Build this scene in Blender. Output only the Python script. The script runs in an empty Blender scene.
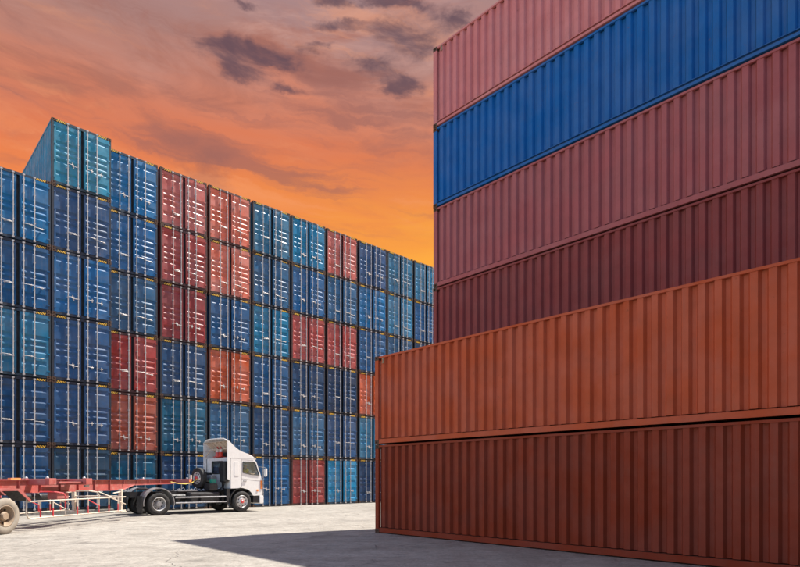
import bpy, math, random
from mathutils import Vector, Matrix
random.seed(7)
R = math.radians
C = bpy.context.scene.collection
scn = bpy.context.scene

# ------------------------------------------------------------------ camera
F, HY, CH = 573.0, 479.6, 1.57           # focal length (px of an 800 px wide picture), horizon row, eye height
cam = bpy.data.objects.new('camera', bpy.data.cameras.new('camera'))
C.objects.link(cam)
cam.location = (0, 0, CH)
cam.rotation_euler = (R(90), 0, 0)
cam.data.sensor_width = 36
cam.data.sensor_fit = 'HORIZONTAL'
cam.data.lens = F / 800 * 36
cam.data.shift_y = (HY - 283.5) / 800
cam.data.clip_end = 4000
scn.camera = cam

# ------------------------------------------------------------------ view
scn.view_settings.view_transform = 'Standard'
scn.view_settings.look = 'None'
scn.view_settings.gamma = 1
scn.view_settings.exposure = 1.2

# ------------------------------------------------------------------ sun
SUN = Vector((6.95, 4.02, 15.6)).normalized()
SUN_EL = math.asin(SUN.z)
SUN_AZ = math.atan2(SUN.x, SUN.y)
sun = bpy.data.objects.new('sun', bpy.data.lights.new('sun', 'SUN'))
C.objects.link(sun)
sun.data.energy = 4.8
sun.data.angle = R(0.5)
sun.data.color = (1, .94, .85)
sun.rotation_euler = SUN.to_track_quat('Z', 'Y').to_euler()

# ------------------------------------------------------------------ node helpers
def s2l(c):
    return tuple((x / 255 / 12.92) if x / 255 <= .04045 else ((x / 255 + .055) / 1.055) ** 2.4 for x in c) + (1,)


class NT:
    def __init__(s, tree):
        s.t = tree
        tree.nodes.clear()

    def n(s, typ, ins=None, **kw):
        nd = s.t.nodes.new(typ)
        for k, v in kw.items():
            setattr(nd, k, v)
        for k, v in (ins or {}).items():
            s.put(nd.inputs[k], v)
        return nd

    def put(s, sock, v):
        if isinstance(v, bpy.types.NodeSocket):
            s.t.links.new(v, sock)
        else:
            sock.default_value = v

    def m(s, op, a, b=0.0, c=0.0, clamp=False):
        nd = s.t.nodes.new('ShaderNodeMath')
        nd.operation = op
        nd.use_clamp = clamp
        for i, v in enumerate((a, b, c)):
            s.put(nd.inputs[i], v)
        return nd.outputs[0]

    def mr(s, v, a, b, c=0.0, d=1.0, smooth=True):
        nd = s.n('ShaderNodeMapRange', {0: v, 1: a, 2: b, 3: c, 4: d})
        if smooth:
            nd.interpolation_type = 'SMOOTHSTEP'
        return nd.outputs[0]

    def mix(s, f, a, b, mode='MIX'):
        nd = s.t.nodes.new('ShaderNodeMix')
        nd.data_type = 'RGBA'
        nd.blend_type = mode
        s.put(nd.inputs[0], f)
        s.put(nd.inputs[6], a)
        s.put(nd.inputs[7], b)
        return nd.outputs[2]

    def noise(s, vec, scale, detail=4, rough=.55, dist=0.0):
        return s.n('ShaderNodeTexNoise', {'Vector': vec, 'Scale': scale, 'Detail': detail, 'Roughness': rough, 'Distortion': dist}).outputs[0]

    def ramp(s, f, stops, interp='LINEAR'):
        nd = s.n('ShaderNodeValToRGB', {0: f})
        e = nd.color_ramp.elements
        nd.color_ramp.interpolation = interp
        while len(e) < len(stops):
            e.new(.5)
        for i, (p, c) in enumerate(stops):
            e[i].position = p
            e[i].color = c
        return nd.outputs[0]


# ------------------------------------------------------------------ sky: sunset glow ahead, clear daylight behind
world = bpy.data.worlds.new('World')
scn.world = world
world.use_nodes = True
w = NT(world.node_tree)
tc = w.n('ShaderNodeTexCoord').outputs['Generated']
sx = w.n('ShaderNodeSeparateXYZ', {0: tc})
X, Y, Z = sx.outputs
az = w.m('ARCTAN2', X, Y)
flat = w.n('ShaderNodeCombineXYZ', {0: w.m('MULTIPLY', az, 1.3), 1: w.m('MULTIPLY', Z, 7.0), 2: w.m('MULTIPLY', Y, 1.0)}).outputs[0]
tilt = w.n('ShaderNodeMapping', {0: flat, 2: (0, 0, R(-5))}).outputs[0]
n1 = w.noise(tilt, 1.5, 6, .55, .6)
n2 = w.noise(tilt, 4.2, 5, .6, .9)
el = w.m('ADD', Z, w.m('MULTIPLY', w.m('SUBTRACT', n1, .5), .13))
el = w.m('ADD', el, w.m('MULTIPLY', w.m('SUBTRACT', n2, .5), .05))
stops = [(0, (250, 168, 95)), (.30, (255, 170, 72)), (.355, (255, 158, 62)), (.41, (240, 135, 76)), (.47, (222, 124, 88)),
         (.53, (212, 133, 108)), (.59, (180, 134, 126)), (.66, (164, 136, 140)), (.8, (176, 196, 236)), (1, (180, 216, 255))]
sunset = w.ramp(el, [(p, s2l(c)[:3] + (1,)) if p < .7 else (p, tuple(q * (1.9 if p < .9 else 3.0) for q in s2l(c)[:3]) + (1,)) for p, c in stops])


wn = w.n('ShaderNodeTexNoise', {'Vector': w.n('ShaderNodeCombineXYZ', {0: w.m('MULTIPLY', az, 7.0), 1: w.m('MULTIPLY', Z, 16.0), 2: Y}).outputs[0], 'Scale': 1.0, 'Detail': 6.0, 'Roughness': .6}).outputs[1]
wx, wy, wz = w.n('ShaderNodeSeparateXYZ', {0: wn}).outputs
azw = w.m('ADD', az, w.m('MULTIPLY', w.m('SUBTRACT', wx, .5), .16))
Zw = w.m('ADD', Z, w.m('MULTIPLY', w.m('SUBTRACT', wy, .5), .055))


def gauss(px, py, rx, ry, warp=False):
    az_, Z_ = (azw, Zw) if warp else (az, Z)
    dx, dz = (px - 400) / F, (HY - py) / F
    a0 = math.atan(dx)
    e0 = dz / math.sqrt(1 + dx * dx + dz * dz)
    a = w.m('DIVIDE', w.m('SUBTRACT', az_, a0), rx)
    b = w.m('DIVIDE', w.m('SUBTRACT', Z_, e0), ry)
    q = w.m('ADD', w.m('MULTIPLY', a, a), w.m('MULTIPLY', b, b))
    return w.m('EXPONENT', w.m('MULTIPLY', q, -1.0))


glow = w.m('MULTIPLY', gauss(425, 275, .36, .095), w.mr(w.noise(tilt, 3.4, 6, .6, .8), .36, .62, .62, 1.0))
sunset = w.mix(w.m('MULTIPLY', glow, .95), sunset, s2l((255, 178, 66)))
glow2 = gauss(40, 190, .45, .07)
sunset = w.mix(w.m('MULTIPLY', glow2, .35), sunset, s2l((246, 138, 82)))
# broad mauve bands of thin cloud
band = w.mr(w.noise(tilt, 2.3, 7, .6, 1.2), .46, .68)
sunset = w.mix(w.m('MULTIPLY', w.m('MULTIPLY', band, w.mr(Z, .37, .47)), .75), sunset, s2l((172, 108, 92)))
pale = w.mr(w.noise(tilt, 3.1, 6, .6, .8), .5, .75)
sunset = w.mix(w.m('MULTIPLY', w.m('MULTIPLY', pale, w.mr(Z, .5, .6)), .45), sunset, s2l((218, 170, 158)))
# long thin streaks, mauve and peach, drifting down to the right
sv = w.n('ShaderNodeCombineXYZ', {0: w.m('MULTIPLY', azw, 2.0), 1: w.m('ADD', w.m('MULTIPLY', Zw, 22.0), w.m('MULTIPLY', az, 1.6)), 2: Y}).outputs[0]
s1 = w.noise(sv, 1.0, 7, .6, .5)
sunset = w.mix(w.m('MULTIPLY', w.m('MULTIPLY', w.mr(s1, .50, .68), w.mr(Z, .36, .44)), .62), sunset, s2l((150, 102, 98)))
sunset = w.mix(w.m('MULTIPLY', w.m('MULTIPLY', w.mr(s1, .48, .34), w.mr(Z, .34, .44)), .35), sunset, s2l((250, 165, 115)))
sunset = w.mix(w.m('MULTIPLY', w.m('MULTIPLY', w.mr(az, -.15, -.7), w.mr(Z, .44, .58)), .4), sunset, s2l((165, 122, 112)))
# small dark clouds
blobs = [(228, 49, .075, .017), (262, 60, .075, .011), (243, 78, .045, .010), (408, 40, .065, .022), (372, 74, .06, .015), (335, 0, .08, .009),
         (405, 2, .05, .006), (352, 30, .08, .007), (402, 88, .05, .010), (312, 47, .06, .006), (292, 88, .03, .007), (250, 12, .035, .005), (452, 14, .04, .008)]
acc = None
for b in blobs:
    g = gauss(*b, warp=True)
    acc = g if acc is None else w.m('ADD', acc, g)
fl2 = w.n('ShaderNodeCombineXYZ', {0: w.m('MULTIPLY', az, 11.0), 1: w.m('MULTIPLY', Z, 42.0), 2: Y}).outputs[0]
cn = w.noise(fl2, 1.0, 8, .62, .5)
acc = w.m('MINIMUM', acc, 1.0)
cl = w.mr(w.m('ADD', w.m('MULTIPLY', acc, .95), w.m('MULTIPLY', w.m('SUBTRACT', cn, .5), 1.7)), .38, 1.15)
cl = w.m('MULTIPLY', cl, w.mr(acc, .02, .35))
sunset = w.mix(w.m('MULTIPLY', cl, .85), sunset, s2l((96, 76, 88)))
nish = w.n('ShaderNodeTexSky', sky_type='NISHITA', sun_disc=False, sun_elevation=SUN_EL, sun_rotation=SUN_AZ, altitude=0, air_density=1.0, dust_density=.8, ozone_density=1.2).outputs[0]
cosaz = w.m('DIVIDE', Y, w.m('SQRT', w.m('ADD', w.m('ADD', w.m('MULTIPLY', X, X), w.m('MULTIPLY', Y, Y)), 1e-4)))
back = w.mr(w.m('ADD', cosaz, w.m('MULTIPLY', Z, .75)), .35, -.75)
b1 = w.n('ShaderNodeBackground', {0: sunset, 1: .435})
b2 = w.n('ShaderNodeBackground', {0: nish, 1: .14})
mx = w.n('ShaderNodeMixShader', {0: back, 1: b1.outputs[0], 2: b2.outputs[0]})
w.n('ShaderNodeOutputWorld', {0: mx.outputs[0]})

# ------------------------------------------------------------------ materials
MATS = {}


def mat(name, col, rough=.5, metal=0.0, dirt=.25, bump=.0, spec=.5, dirtcol=(.10, .075, .05), objcol=False, rust=0.0, streak=0.0, scale=1.0, vary=1.0):
    m = bpy.data.materials.new(name)
    m.use_nodes = True
    t = NT(m.node_tree)
    pos = t.n('ShaderNodeTexCoord').outputs['Object']
    oi = t.n('ShaderNodeObjectInfo')
    rnd = oi.outputs['Random']
    off = t.n('ShaderNodeVectorMath', {0: pos, 1: t.n('ShaderNodeCombineXYZ', {0: t.m('MULTIPLY', rnd, 37.0), 1: t.m('MULTIPLY', rnd, 91.0), 2: t.m('MULTIPLY', rnd, 53.0)}).outputs[0]}).outputs[0]
    base = oi.outputs['Color'] if objcol else (*col, 1)
    hs = t.n('ShaderNodeHueSaturation', {'Color': base, 'Hue': .5, 'Saturation': t.mr(t.noise(off, .9 * scale, 4), .3, .7, 1 + .06 * vary, 1 - .12 * vary), 'Value': t.mr(t.noise(off, 1.7 * scale, 6, .65), .3, .7, 1 - .16 * vary, 1 + .14 * vary)})
    c = hs.outputs[0]
    d = t.mr(t.noise(off, 3.5 * scale, 8, .7, .4), .48, .78)
    c = t.mix(t.m('MULTIPLY', d, dirt), c, (*dirtcol, 1))
    if streak:
        sv = t.n('ShaderNodeMapping', {0: off, 3: (14, 14, .5)}).outputs[0]
        sm = t.mr(t.noise(sv, 1.0, 5, .6), .5, .8)
        c = t.mix(t.m('MULTIPLY', sm, streak), c, (.20, .17, .15, 1))
    if rust:
        rm = t.mr(t.noise(off, 9 * scale, 8, .7, .6), .63, .70)
        c = t.mix(t.m('MULTIPLY', rm, rust), c, (.16, .055, .02, 1))
    p = t.n('ShaderNodeBsdfPrincipled', {'Base Color': c, 'Roughness': t.mr(t.noise(off, 5 * scale, 4), .3, .7, max(rough - .12, .05), min(rough + .12, 1)), 'Metallic': metal, 'Specular IOR Level': spec})
    if bump:
        bn = t.n('ShaderNodeBump', {'Strength': bump, 'Distance': .02, 'Height': t.noise(off, 2.2 * scale, 5, .6)})
        t.put(p.inputs['Normal'], bn.outputs[0])
    t.n('ShaderNodeOutputMaterial', {0: p.outputs[0]})
    MATS[name] = m
    return m


paint = mat('container_paint', (.5, .5, .5), .45, spec=.28, dirt=.26, bump=.2, objcol=True, rust=.7, streak=.22, vary=1.2)
paint_side = mat('container_side_paint', (.5, .5, .5), .6, spec=.22, dirt=.12, bump=.2, objcol=True, rust=.45, streak=.10, vary=.45)
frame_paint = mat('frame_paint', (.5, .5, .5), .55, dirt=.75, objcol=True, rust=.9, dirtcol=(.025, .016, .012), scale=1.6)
casting = mat('casting_steel', (.075, .038, .022), .75, dirt=.5, rust=.8)
galv = mat('galvanised_rod', (.42, .40, .385), .5, .3, dirt=.35, rust=.5, scale=3)
rubber = mat('tyre_rubber', (.022, .021, .020), .8, dirt=.5, dirtcol=(.12, .105, .085), scale=2)
rubber_dusty = mat('dusty_tyre_rubber', (.27, .235, .19), .9, dirt=.4, dirtcol=(.2, .17, .13), scale=2)
black = mat('black_chassis', (.016, .016, .018), .5, dirt=.45, dirtcol=(.07, .06, .05), scale=3)
seal = mat('door_seal', (.008, .008, .009), .7, dirt=.2)
grey_steel = mat('grey_steel', (.34, .34, .35), .4, .5, dirt=.4, scale=3)
rim_steel = mat('rim_steel', (.55, .54, .52), .4, .4, dirt=.55, scale=5)
rim_dusty = mat('dusty_rim', (.30, .22, .15), .8, dirt=.7, scale=4)
white = mat('white_cab_paint', (.80, .78, .74), .3, dirt=.10, dirtcol=(.5, .44, .36), scale=1.5, vary=.2)
cream = mat('cream_panel', (.60, .50, .38), .7, dirt=.5, dirtcol=(.25, .17, .1), scale=2)
red_paint = mat('trailer_red', (.36, .085, .075), .55, dirt=.6, dirtcol=(.40, .25, .21), bump=.1, scale=1.5)
rail_white = mat('rail_white', (.60, .52, .42), .5, dirt=.3, dirtcol=(.4, .28, .18), scale=4)
rail_red = mat('rail_red', (.62, .04, .05), .5, dirt=.2, scale=4)
orange_pl = mat('orange_plastic', (.85, .22, .03), .35, dirt=.1)
cone_red = mat('cone_red', (.62, .06, .04), .5, dirt=.2)
yellow = mat('yellow_cable', (.75, .52, .04), .5, dirt=.1)
green = mat('green_box', (.02, .25, .17), .5, dirt=.2)
hub_red = mat('hub_red', (.65, .03, .03), .4, dirt=.1)
skin_m = mat('skin', (.45, .27, .19), .6, dirt=0)
vest = mat('yellow_vest', (.82, .62, .03), .7, dirt=.05)
dark_cloth = mat('dark_cloth', (.03, .03, .05), .9, dirt=.1)
hair_m = mat('dark_hair', (.02, .015, .012), .7, dirt=0)
seat_m = mat('cab_seat', (.16, .04, .03), .8, dirt=.1)


def glass_mat():
    m = bpy.data.materials.new('window_glass')
    m.use_nodes = True
    t = NT(m.node_tree)
    tr = t.n('ShaderNodeBsdfTransparent', {0: (.80, .86, .86, 1)})
    gl = t.n('ShaderNodeBsdfGlossy', {0: (.9, .95, 1, 1), 1: .03})
    fr = t.n('ShaderNodeFresnel', {0: 1.5})
    f = t.m('ADD', t.m('MULTIPLY', fr.outputs[0], .6), .02)
    mm = t.n('ShaderNodeMixShader', {0: f, 1: tr.outputs[0], 2: gl.outputs[0]})
    t.n('ShaderNodeOutputMaterial', {0: mm.outputs[0]})
    return m


glass = glass_mat()


def hazard_mat():
    m = bpy.data.materials.new('hazard_stripes')
    m.use_nodes = True
    t = NT(m.node_tree)
    pos = t.n('ShaderNodeTexCoord').outputs['Object']
    s = t.n('ShaderNodeSeparateXYZ', {0: pos})
    v = t.m('FRACT', t.m('MULTIPLY', t.m('ADD', s.outputs[0], s.outputs[2]), 10.0))
    k = t.m('GREATER_THAN', v, .5)
    wear = t.mr(t.noise(pos, 25, 5), .55, .75, 0, .6)
    c = t.mix(k, (.88, .50, .03, 1), (.012, .011, .010, 1))
    c = t.mix(wear, c, (.10, .06, .03, 1))
    p = t.n('ShaderNodeBsdfPrincipled', {'Base Color': c, 'Roughness': .5})
    t.n('ShaderNodeOutputMaterial', {0: p.outputs[0]})
    return m


hazard = hazard_mat()


def concrete_mat():
    m = bpy.data.materials.new('yard_concrete')
    m.use_nodes = True
    t = NT(m.node_tree)
    pos = t.n('ShaderNodeTexCoord').outputs['Object']
    big = t.noise(pos, .18, 6, .6, .5)
    along = t.n('ShaderNodeMapping', {0: pos, 2: (0, 0, R(-48)), 3: (.22, 1.6, 1)}).outputs[0]
    lanes = t.noise(along, 1.1, 7, .6, .3)
    mid = t.noise(pos, 1.3, 8, .68, .4)
    fine = t.noise(pos, 16, 8, .75)
    grain = t.noise(pos, 90, 3, .7)
    c = t.ramp(t.m('ADD', t.m('MULTIPLY', big, .5), t.m('MULTIPLY', mid, .5)), [(.33, (.17, .155, .133, 1)), (.5, (.235, .215, .19, 1)), (.66, (.29, .27, .24, 1))])
    c = t.mix(t.m('MULTIPLY', t.mr(lanes, .50, .72), .38), c, (.13, .115, .098, 1))
    c = t.mix(t.m('MULTIPLY', t.mr(lanes, .46, .28), .45), c, (.33, .31, .28, 1))
    st = t.noise(pos, .6, 7, .7, 1.2)
    c = t.mix(t.m('MULTIPLY', t.mr(st, .54, .66), .5), c, (.10, .09, .08, 1))
    c = t.mix(.85, c, t.mix(1.0, c, t.ramp(fine, [(.3, (.55, .55, .55, 1)), (.7, (1.3, 1.3, 1.3, 1))]), 'MULTIPLY'))
    c = t.mix(.35, c, t.mix(1.0, c, t.ramp(grain, [(.3, (.6, .6, .6, 1)), (.7, (1.3, 1.3, 1.3, 1))]), 'MULTIPLY'))
    blot = t.noise(pos, 3.2, 7, .72, .8)
    c = t.mix(.8, c, t.mix(1.0, c, t.ramp(blot, [(.34, (.72, .72, .72, 1)), (.5, (1, 1, 1, 1)), (.66, (1.22, 1.22, 1.22, 1))]), 'MULTIPLY'))
    # thin wandering cracks
    wv = t.n('ShaderNodeVectorMath', {0: pos, 1: t.n('ShaderNodeTexNoise', {'Vector': pos, 'Scale': .9, 'Detail': 5.0}).outputs[1]}, operation='ADD').outputs[0]
    vo = t.n('ShaderNodeTexVoronoi', {'Vector': wv, 'Scale': .16}, feature='DISTANCE_TO_EDGE').outputs[0]
    cr = t.mr(vo, .0015, .004, 1, 0)
    cm = t.m('MULTIPLY', cr, t.mr(t.noise(pos, .35, 3), .45, .6))
    c = t.mix(t.m('MULTIPLY', cm, .22), c, (.06, .05, .045, 1))
    c = t.mix(1.0, c, (1.06, 1.06, 1.04, 1), 'MULTIPLY')
    h = t.m('ADD', t.m('MULTIPLY', fine, .5), t.m('ADD', t.m('MULTIPLY', mid, .8), t.m('MULTIPLY', cm, -1.0)))
    bn = t.n('ShaderNodeBump', {'Strength': .8, 'Distance': .03, 'Height': h})
    p = t.n('ShaderNodeBsdfPrincipled', {'Base Color': c, 'Roughness': t.mr(mid, .3, .7, .62, .9), 'Normal': bn.outputs[0], 'Specular IOR Level': .35})
    t.n('ShaderNodeOutputMaterial', {0: p.outputs[0]})
    return m


concrete = concrete_mat()

# ------------------------------------------------------------------ mesh helpers
class MB:
    def __init__(s):
        s.v, s.f = [], []

    def add(s, vs, fs):
        k = len(s.v)
        s.v += [tuple(p) for p in vs]
        s.f += [tuple(i + k for i in q) for q in fs]
        return s

    def box(s, x0, x1, y0, y1, z0, z1):
        return s.add([(x0, y0, z0), (x1, y0, z0), (x1, y1, z0), (x0, y1, z0), (x0, y0, z1), (x1, y0, z1), (x1, y1, z1), (x0, y1, z1)],
                     [(0, 3, 2, 1), (4, 5, 6, 7), (0, 1, 5, 4), (1, 2, 6, 5), (2, 3, 7, 6), (3, 0, 4, 7)])

    def prism(s, pts, y0, y1):             # pts: (x, z) counter-clockwise seen from -y
        n = len(pts)
        vs = [(x, y0, z) for x, z in pts] + [(x, y1, z) for x, z in pts]
        fs = [tuple(range(n)), tuple(range(2 * n - 1, n - 1, -1))] + [(i, n + i, n + (i + 1) % n, (i + 1) % n) for i in range(n)]
        return s.add(vs, fs)

    def tube(s, path, r, n=8, caps=True):
        path = [Vector(p) for p in path]
        rings = []
        for i, p in enumerate(path):
            a = path[max(i - 1, 0)]
            b = path[min(i + 1, len(path) - 1)]
            d = (b - a).normalized()
            up = Vector((0, 0, 1)) if abs(d.z) < .95 else Vector((1, 0, 0))
            e1 = d.cross(up).normalized()
            e2 = d.cross(e1)
            rings.append([p + (e1 * math.cos(t * 2 * math.pi / n) + e2 * math.sin(t * 2 * math.pi / n)) * r for t in range(n)])
        vs = [q for g in rings for q in g]
        fs = []
        for i in range(len(path) - 1):
            for j in range(n):
                a, b = i * n + j, i * n + (j + 1) % n
                fs.append((a, b, b + n, a + n))
        if caps:
            fs += [tuple(range(n - 1, -1, -1)), tuple((len(path) - 1) * n + j for j in range(n))]
        return s.add(vs, fs)

    def lathe(s, prof, n=32, c=(0, 0, 0), axis='y'):   # prof: (radius, offset along axis)
        vs = []
        for r, o in prof:
            for j in range(n):
                a = j * 2 * math.pi / n
                if axis == 'y':
                    vs.append((c[0] + r * math.cos(a), c[1] + o, c[2] + r * math.sin(a)))
                elif axis == 'x':
                    vs.append((c[0] + o, c[1] + r * math.cos(a), c[2] + r * math.sin(a)))
                else:
                    vs.append((c[0] + r * math.cos(a), c[1] + r * math.sin(a), c[2] + o))
        fs = []
        for i in range(len(prof) - 1):
            for j in range(n):
                a, b = i * n + j, i * n + (j + 1) % n
                fs.append((a, b, b + n, a + n))
        return s.add(vs, fs)

    def mesh(s, name, m, smooth=False):
        me = bpy.data.meshes.new(name)
        me.from_pydata(s.v, [], s.f)
        me.materials.append(m)
        if smooth:
            for p in me.polygons:
                p.use_smooth = True
        import bmesh
        bm = bmesh.new()
        bm.from_mesh(me)
        bmesh.ops.recalc_face_normals(bm, faces=bm.faces)
        bm.to_mesh(me)
        bm.free()
        me.update()
        return me

    def build(s, name, m, parent=None, loc=(0, 0, 0), rz=0, smooth=False, bevel=0, color=None):
        return obj(name, s.mesh(name, m, smooth), parent, loc, rz, bevel, color)


def obj(name, me, parent=None, loc=(0, 0, 0), rz=0, bevel=0, color=None):
    o = bpy.data.objects.new(name, me)
    C.objects.link(o)
    o.location = loc
    o.rotation_euler = (0, 0, rz)
    if parent:
        o.parent = parent
    if bevel:
        b = o.modifiers.new('bevel', 'BEVEL')
        b.width = bevel
        b.segments = 2
        b.limit_method = 'ANGLE'
        b.angle_limit = R(35)
        b.harden_normals = False
    if color:
        o.color = color
    return o


def thing(name, label, cat, loc=(0, 0, 0), rz=0, group=None):
    o = bpy.data.objects.new(name, None)
    C.objects.link(o)
    o.location = loc
    o.rotation_euler = (0, 0, rz)
    o.empty_display_size = .3
    o['label'] = label
    o['category'] = cat
    if group:
        o['group'] = group
    return o


def tag(o, label, cat, group=None):
    o['label'] = label
    o['category'] = cat
    if group:
        o['group'] = group
    return o


# ------------------------------------------------------------------ ground
TH = R(46.66)
U = Vector((math.sin(TH), math.cos(TH), 0))       # along the faces of the far wall of containers
V = Vector((-math.cos(TH), math.sin(TH), 0))      # into that wall
g = MB().add([(-700, -700, 0), (700, -700, 0), (700, 1400, 0), (-700, 1400, 0)], [(0, 1, 2, 3)]).build('ground', concrete)
g['kind'] = 'structure'

# ------------------------------------------------------------------ far wall: containers seen door end on (local x along U, y into the wall)
W, HC, L40 = 2.46, 2.896, 12.19


def corrugated(length, z0, z1, depth=.036, lead=.12, pitch=.278):
    """outline (s, d) of a corrugated side: d = 0 outer face"""
    pts = [(lead, depth)]
    n = int((length - 2 * lead) / pitch)
    p = (length - 2 * lead) / n
    for i in range(n):
        a = lead + i * p
        pts += [(a + p * .14, depth), (a + p * .29, 0), (a + p * .71, 0), (a + p * .86, depth)]
    pts.append((length - lead, depth))
    return pts


def shell_mesh():
    mb = MB()
    for side in (0, 1):
        pts = corrugated(L40 - .2, 0, 0)
        vs = []
        for s_, d in pts:
            x = (.012 + d) if side == 0 else W - .012 - d
            vs += [(x, s_ + .1, .14), (x, s_ + .1, HC - .09)]
        n = len(pts)
        mb.add(vs, [(2 * i, 2 * i + 2, 2 * i + 3, 2 * i + 1) for i in range(n - 1)])
        x0, x1 = (0, .06) if side == 0 else (W - .06, W)
        mb.box(x0, x1, .15, L40 - .1, HC - .10, HC - .02)
        mb.box(x0, x1, .15, L40 - .1, .02, .16)
        mb.box(x0, x1 + .06 if side == 0 else x1, L40 - .10, L40, .12, HC - .12)
    # roof with shallow cross ribs
    n = 44
    vs = []
    for i in range(n * 2 + 1):
        y = .15 + (L40 - .3) * i / (n * 2)
        z = HC - (.03 if i % 2 else .012)
        vs += [(.03, y, z), (W - .03, y, z)]
    mb.add(vs, [(2 * i, 2 * i + 1, 2 * i + 3, 2 * i + 2) for i in range(n * 2)])
    mb.box(.06, W - .06, L40 - .05, L40 - .01, .05, HC - .04)
    mb.box(.06, W - .06, .12, L40 - .1, .10, .15)
    return mb.mesh('shell', paint)


def frame_mesh():
    mb = MB()
    for x0, x1 in ((.004, .085), (W - .085, W - .004)):
        mb.box(x0, x1, .0, .16, .115, HC - .115)
    mb.box(.17, W - .17, .015, .15, HC - .125, HC - .008)
    mb.box(.17, W - .17, .005, .15, .012, .125)
    # dark box behind the doors (rubber seals, inner faces)
    return mb.mesh('door_frame', frame_paint)


DW = 1.08


def door_mesh(kind):
    """one leaf with five pressed grooves; local x 0..dw, y 0 = outer face, z 0..dh"""
    dw, dh, th, d, sl = DW, HC - .27, .05, .044, .05
    mb = MB()
    if kind == 0:
        cs = [.90, .605, .50, .395, .19]
    elif kind == 1:
        cs = [.89, .66, .56, .46, .36, .15]
    else:
        cs = [.86, .68, .50, .32, .13]
    hh = .112 if kind == 0 else (.10 if kind == 1 else .125)
    sv = .088
    mx0, mx1 = .075, dw - .075
    z = 0
    bands = []
    for c in sorted(cs):
        a, b = c * dh - hh, c * dh + hh
        bands.append((z, a, False))
        bands.append((a, b, True))
        z = b
    bands.append((z, dh, False))
    for a, b, gr in bands:
        if not gr:
            mb.add([(0, 0, a), (dw, 0, a), (dw, 0, b), (0, 0, b)], [(0, 1, 2, 3)])
        else:
            mb.add([(0, 0, a), (mx0, 0, a), (mx0, 0, b), (0, 0, b)], [(0, 1, 2, 3)])
            mb.add([(mx1, 0, a), (dw, 0, a), (dw, 0, b), (mx1, 0, b)], [(0, 1, 2, 3)])
            mb.add([(mx0, 0, a), (mx1, 0, a), (mx1, 0, b), (mx0, 0, b), (mx0 + sl, d, a + sv), (mx1 - sl, d, a + sv), (mx1 - sl, d, b - sv * .8), (mx0 + sl, d, b - sv * .8)],
                   [(0, 1, 5, 4), (1, 2, 6, 5), (2, 3, 7, 6), (3, 0, 4, 7), (4, 5, 6, 7)])
    mb.add([(0, 0, 0), (dw, 0, 0), (dw, 0, dh), (0, 0, dh), (0, th, 0), (dw, th, 0), (dw, th, dh), (0, th, dh)],
           [(0, 4, 5, 1), (1, 5, 6, 2), (2, 6, 7, 3), (3, 7, 4, 0), (4, 7, 6, 5)])
    return mb.mesh('door', paint)


def door_trim_mesh():
    mb = MB()                                           # hinges along x = 0 side
    dh = HC - .27
    for z in (.07, .36, .64, .93):
        mb.box(-.045, .07, -.018, -.002, z * dh - .025, z * dh + .025)
    return mb.mesh('hinges', paint)


def rod_mesh():
    dh = HC - .27
    mb = MB()
    mb.tube([(0, -.045, -.10), (0, -.045, dh + .09)], .0235, 8)
    for z in (.05, .27, .5, .73, .95):
        mb.box(-.038, .038, -.050, -.003, z * dh - .025, z * dh + .025)
    for z in (-.085, dh + .03):
        mb.box(-.045, .045, -.075, -.012, z, z + .055)
    return mb.mesh('lock_rod', galv)


def handle_mesh(v):
    mb = MB()
    if v == 0:
        mb.tube([(0, -.06, 0), (.17, -.07, -.008), (.36, -.06, -.015)], .010, 6)
        mb.box(-.022, .022, -.075, -.05, -.035, .035)
        mb.box(.27, .31, -.07, -.01, -.045, .025)
    else:
        mb.tube([(0, -.06, 0), (.12, -.07, -.005), (.24, -.06, -.01)], .010, 6)
        mb.box(-.022, .022, -.075, -.05, -.035, .035)
        mb.box(.17, .205, -.07, -.01, -.09, .08)
    return mb.mesh('handle', galv)


def casting_mesh(sx, sz):
    """corner block 178 x 162 x 118 with oval holes cut into its two outer faces; grows from the corner"""
    mb = MB()
    lx, ly, lz = .162, .178, .118
    def face(o, a, b, la, lb, inward):
        # a plate with a hexagonal-ish hole and a recessed bottom
        n = 12
        out, inn, dep = [], [], []
        for i in range(n):
            t = 2 * math.pi * (i + .5) / n
            ca, sa = math.cos(t), math.sin(t)
            k = 1 / max(abs(ca), abs(sa))
            out.append(o + a * (la / 2 + ca * k * la / 2) + b * (lb / 2 + sa * k * lb / 2))
            q = o + a * (la / 2 + ca * .032) + b * (lb / 2 + sa * .032)
            inn.append(q)
            dep.append(q + inward * .03)
        vs = out + inn + dep
        fs = []
        for i in range(n):
            j = (i + 1) % n
            fs += [(i, j, n + j, n + i), (n + i, n + j, 2 * n + j, 2 * n + i)]
        fs.append(tuple(range(2 * n, 3 * n)))
        mb.add(vs, fs)
    ex, ey, ez = Vector((1, 0, 0)), Vector((0, 1, 0)), Vector((0, 0, 1))
    face(Vector((0, 0, 0)), ex, ez, lx, lz, ey)
    face(Vector((0, 0, 0)), ey, ez, ly, lz, ex)
    mb.add([(0, 0, 0), (lx, 0, 0), (lx, ly, 0), (0, ly, 0), (0, 0, lz), (lx, 0, lz), (lx, ly, lz), (0, ly, lz)],
           [(0, 3, 2, 1), (4, 5, 6, 7), (1, 2, 6, 5), (2, 3, 7, 6)])
    me = mb.mesh('corner_casting', casting)
    if sx < 0:
        me.transform(Matrix.Scale(-1, 4, (1, 0, 0)))
        me.flip_normals()
    if sz < 0:
        me.transform(Matrix.Scale(-1, 4, (0, 0, 1)))
        me.flip_normals()
    return me


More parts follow.
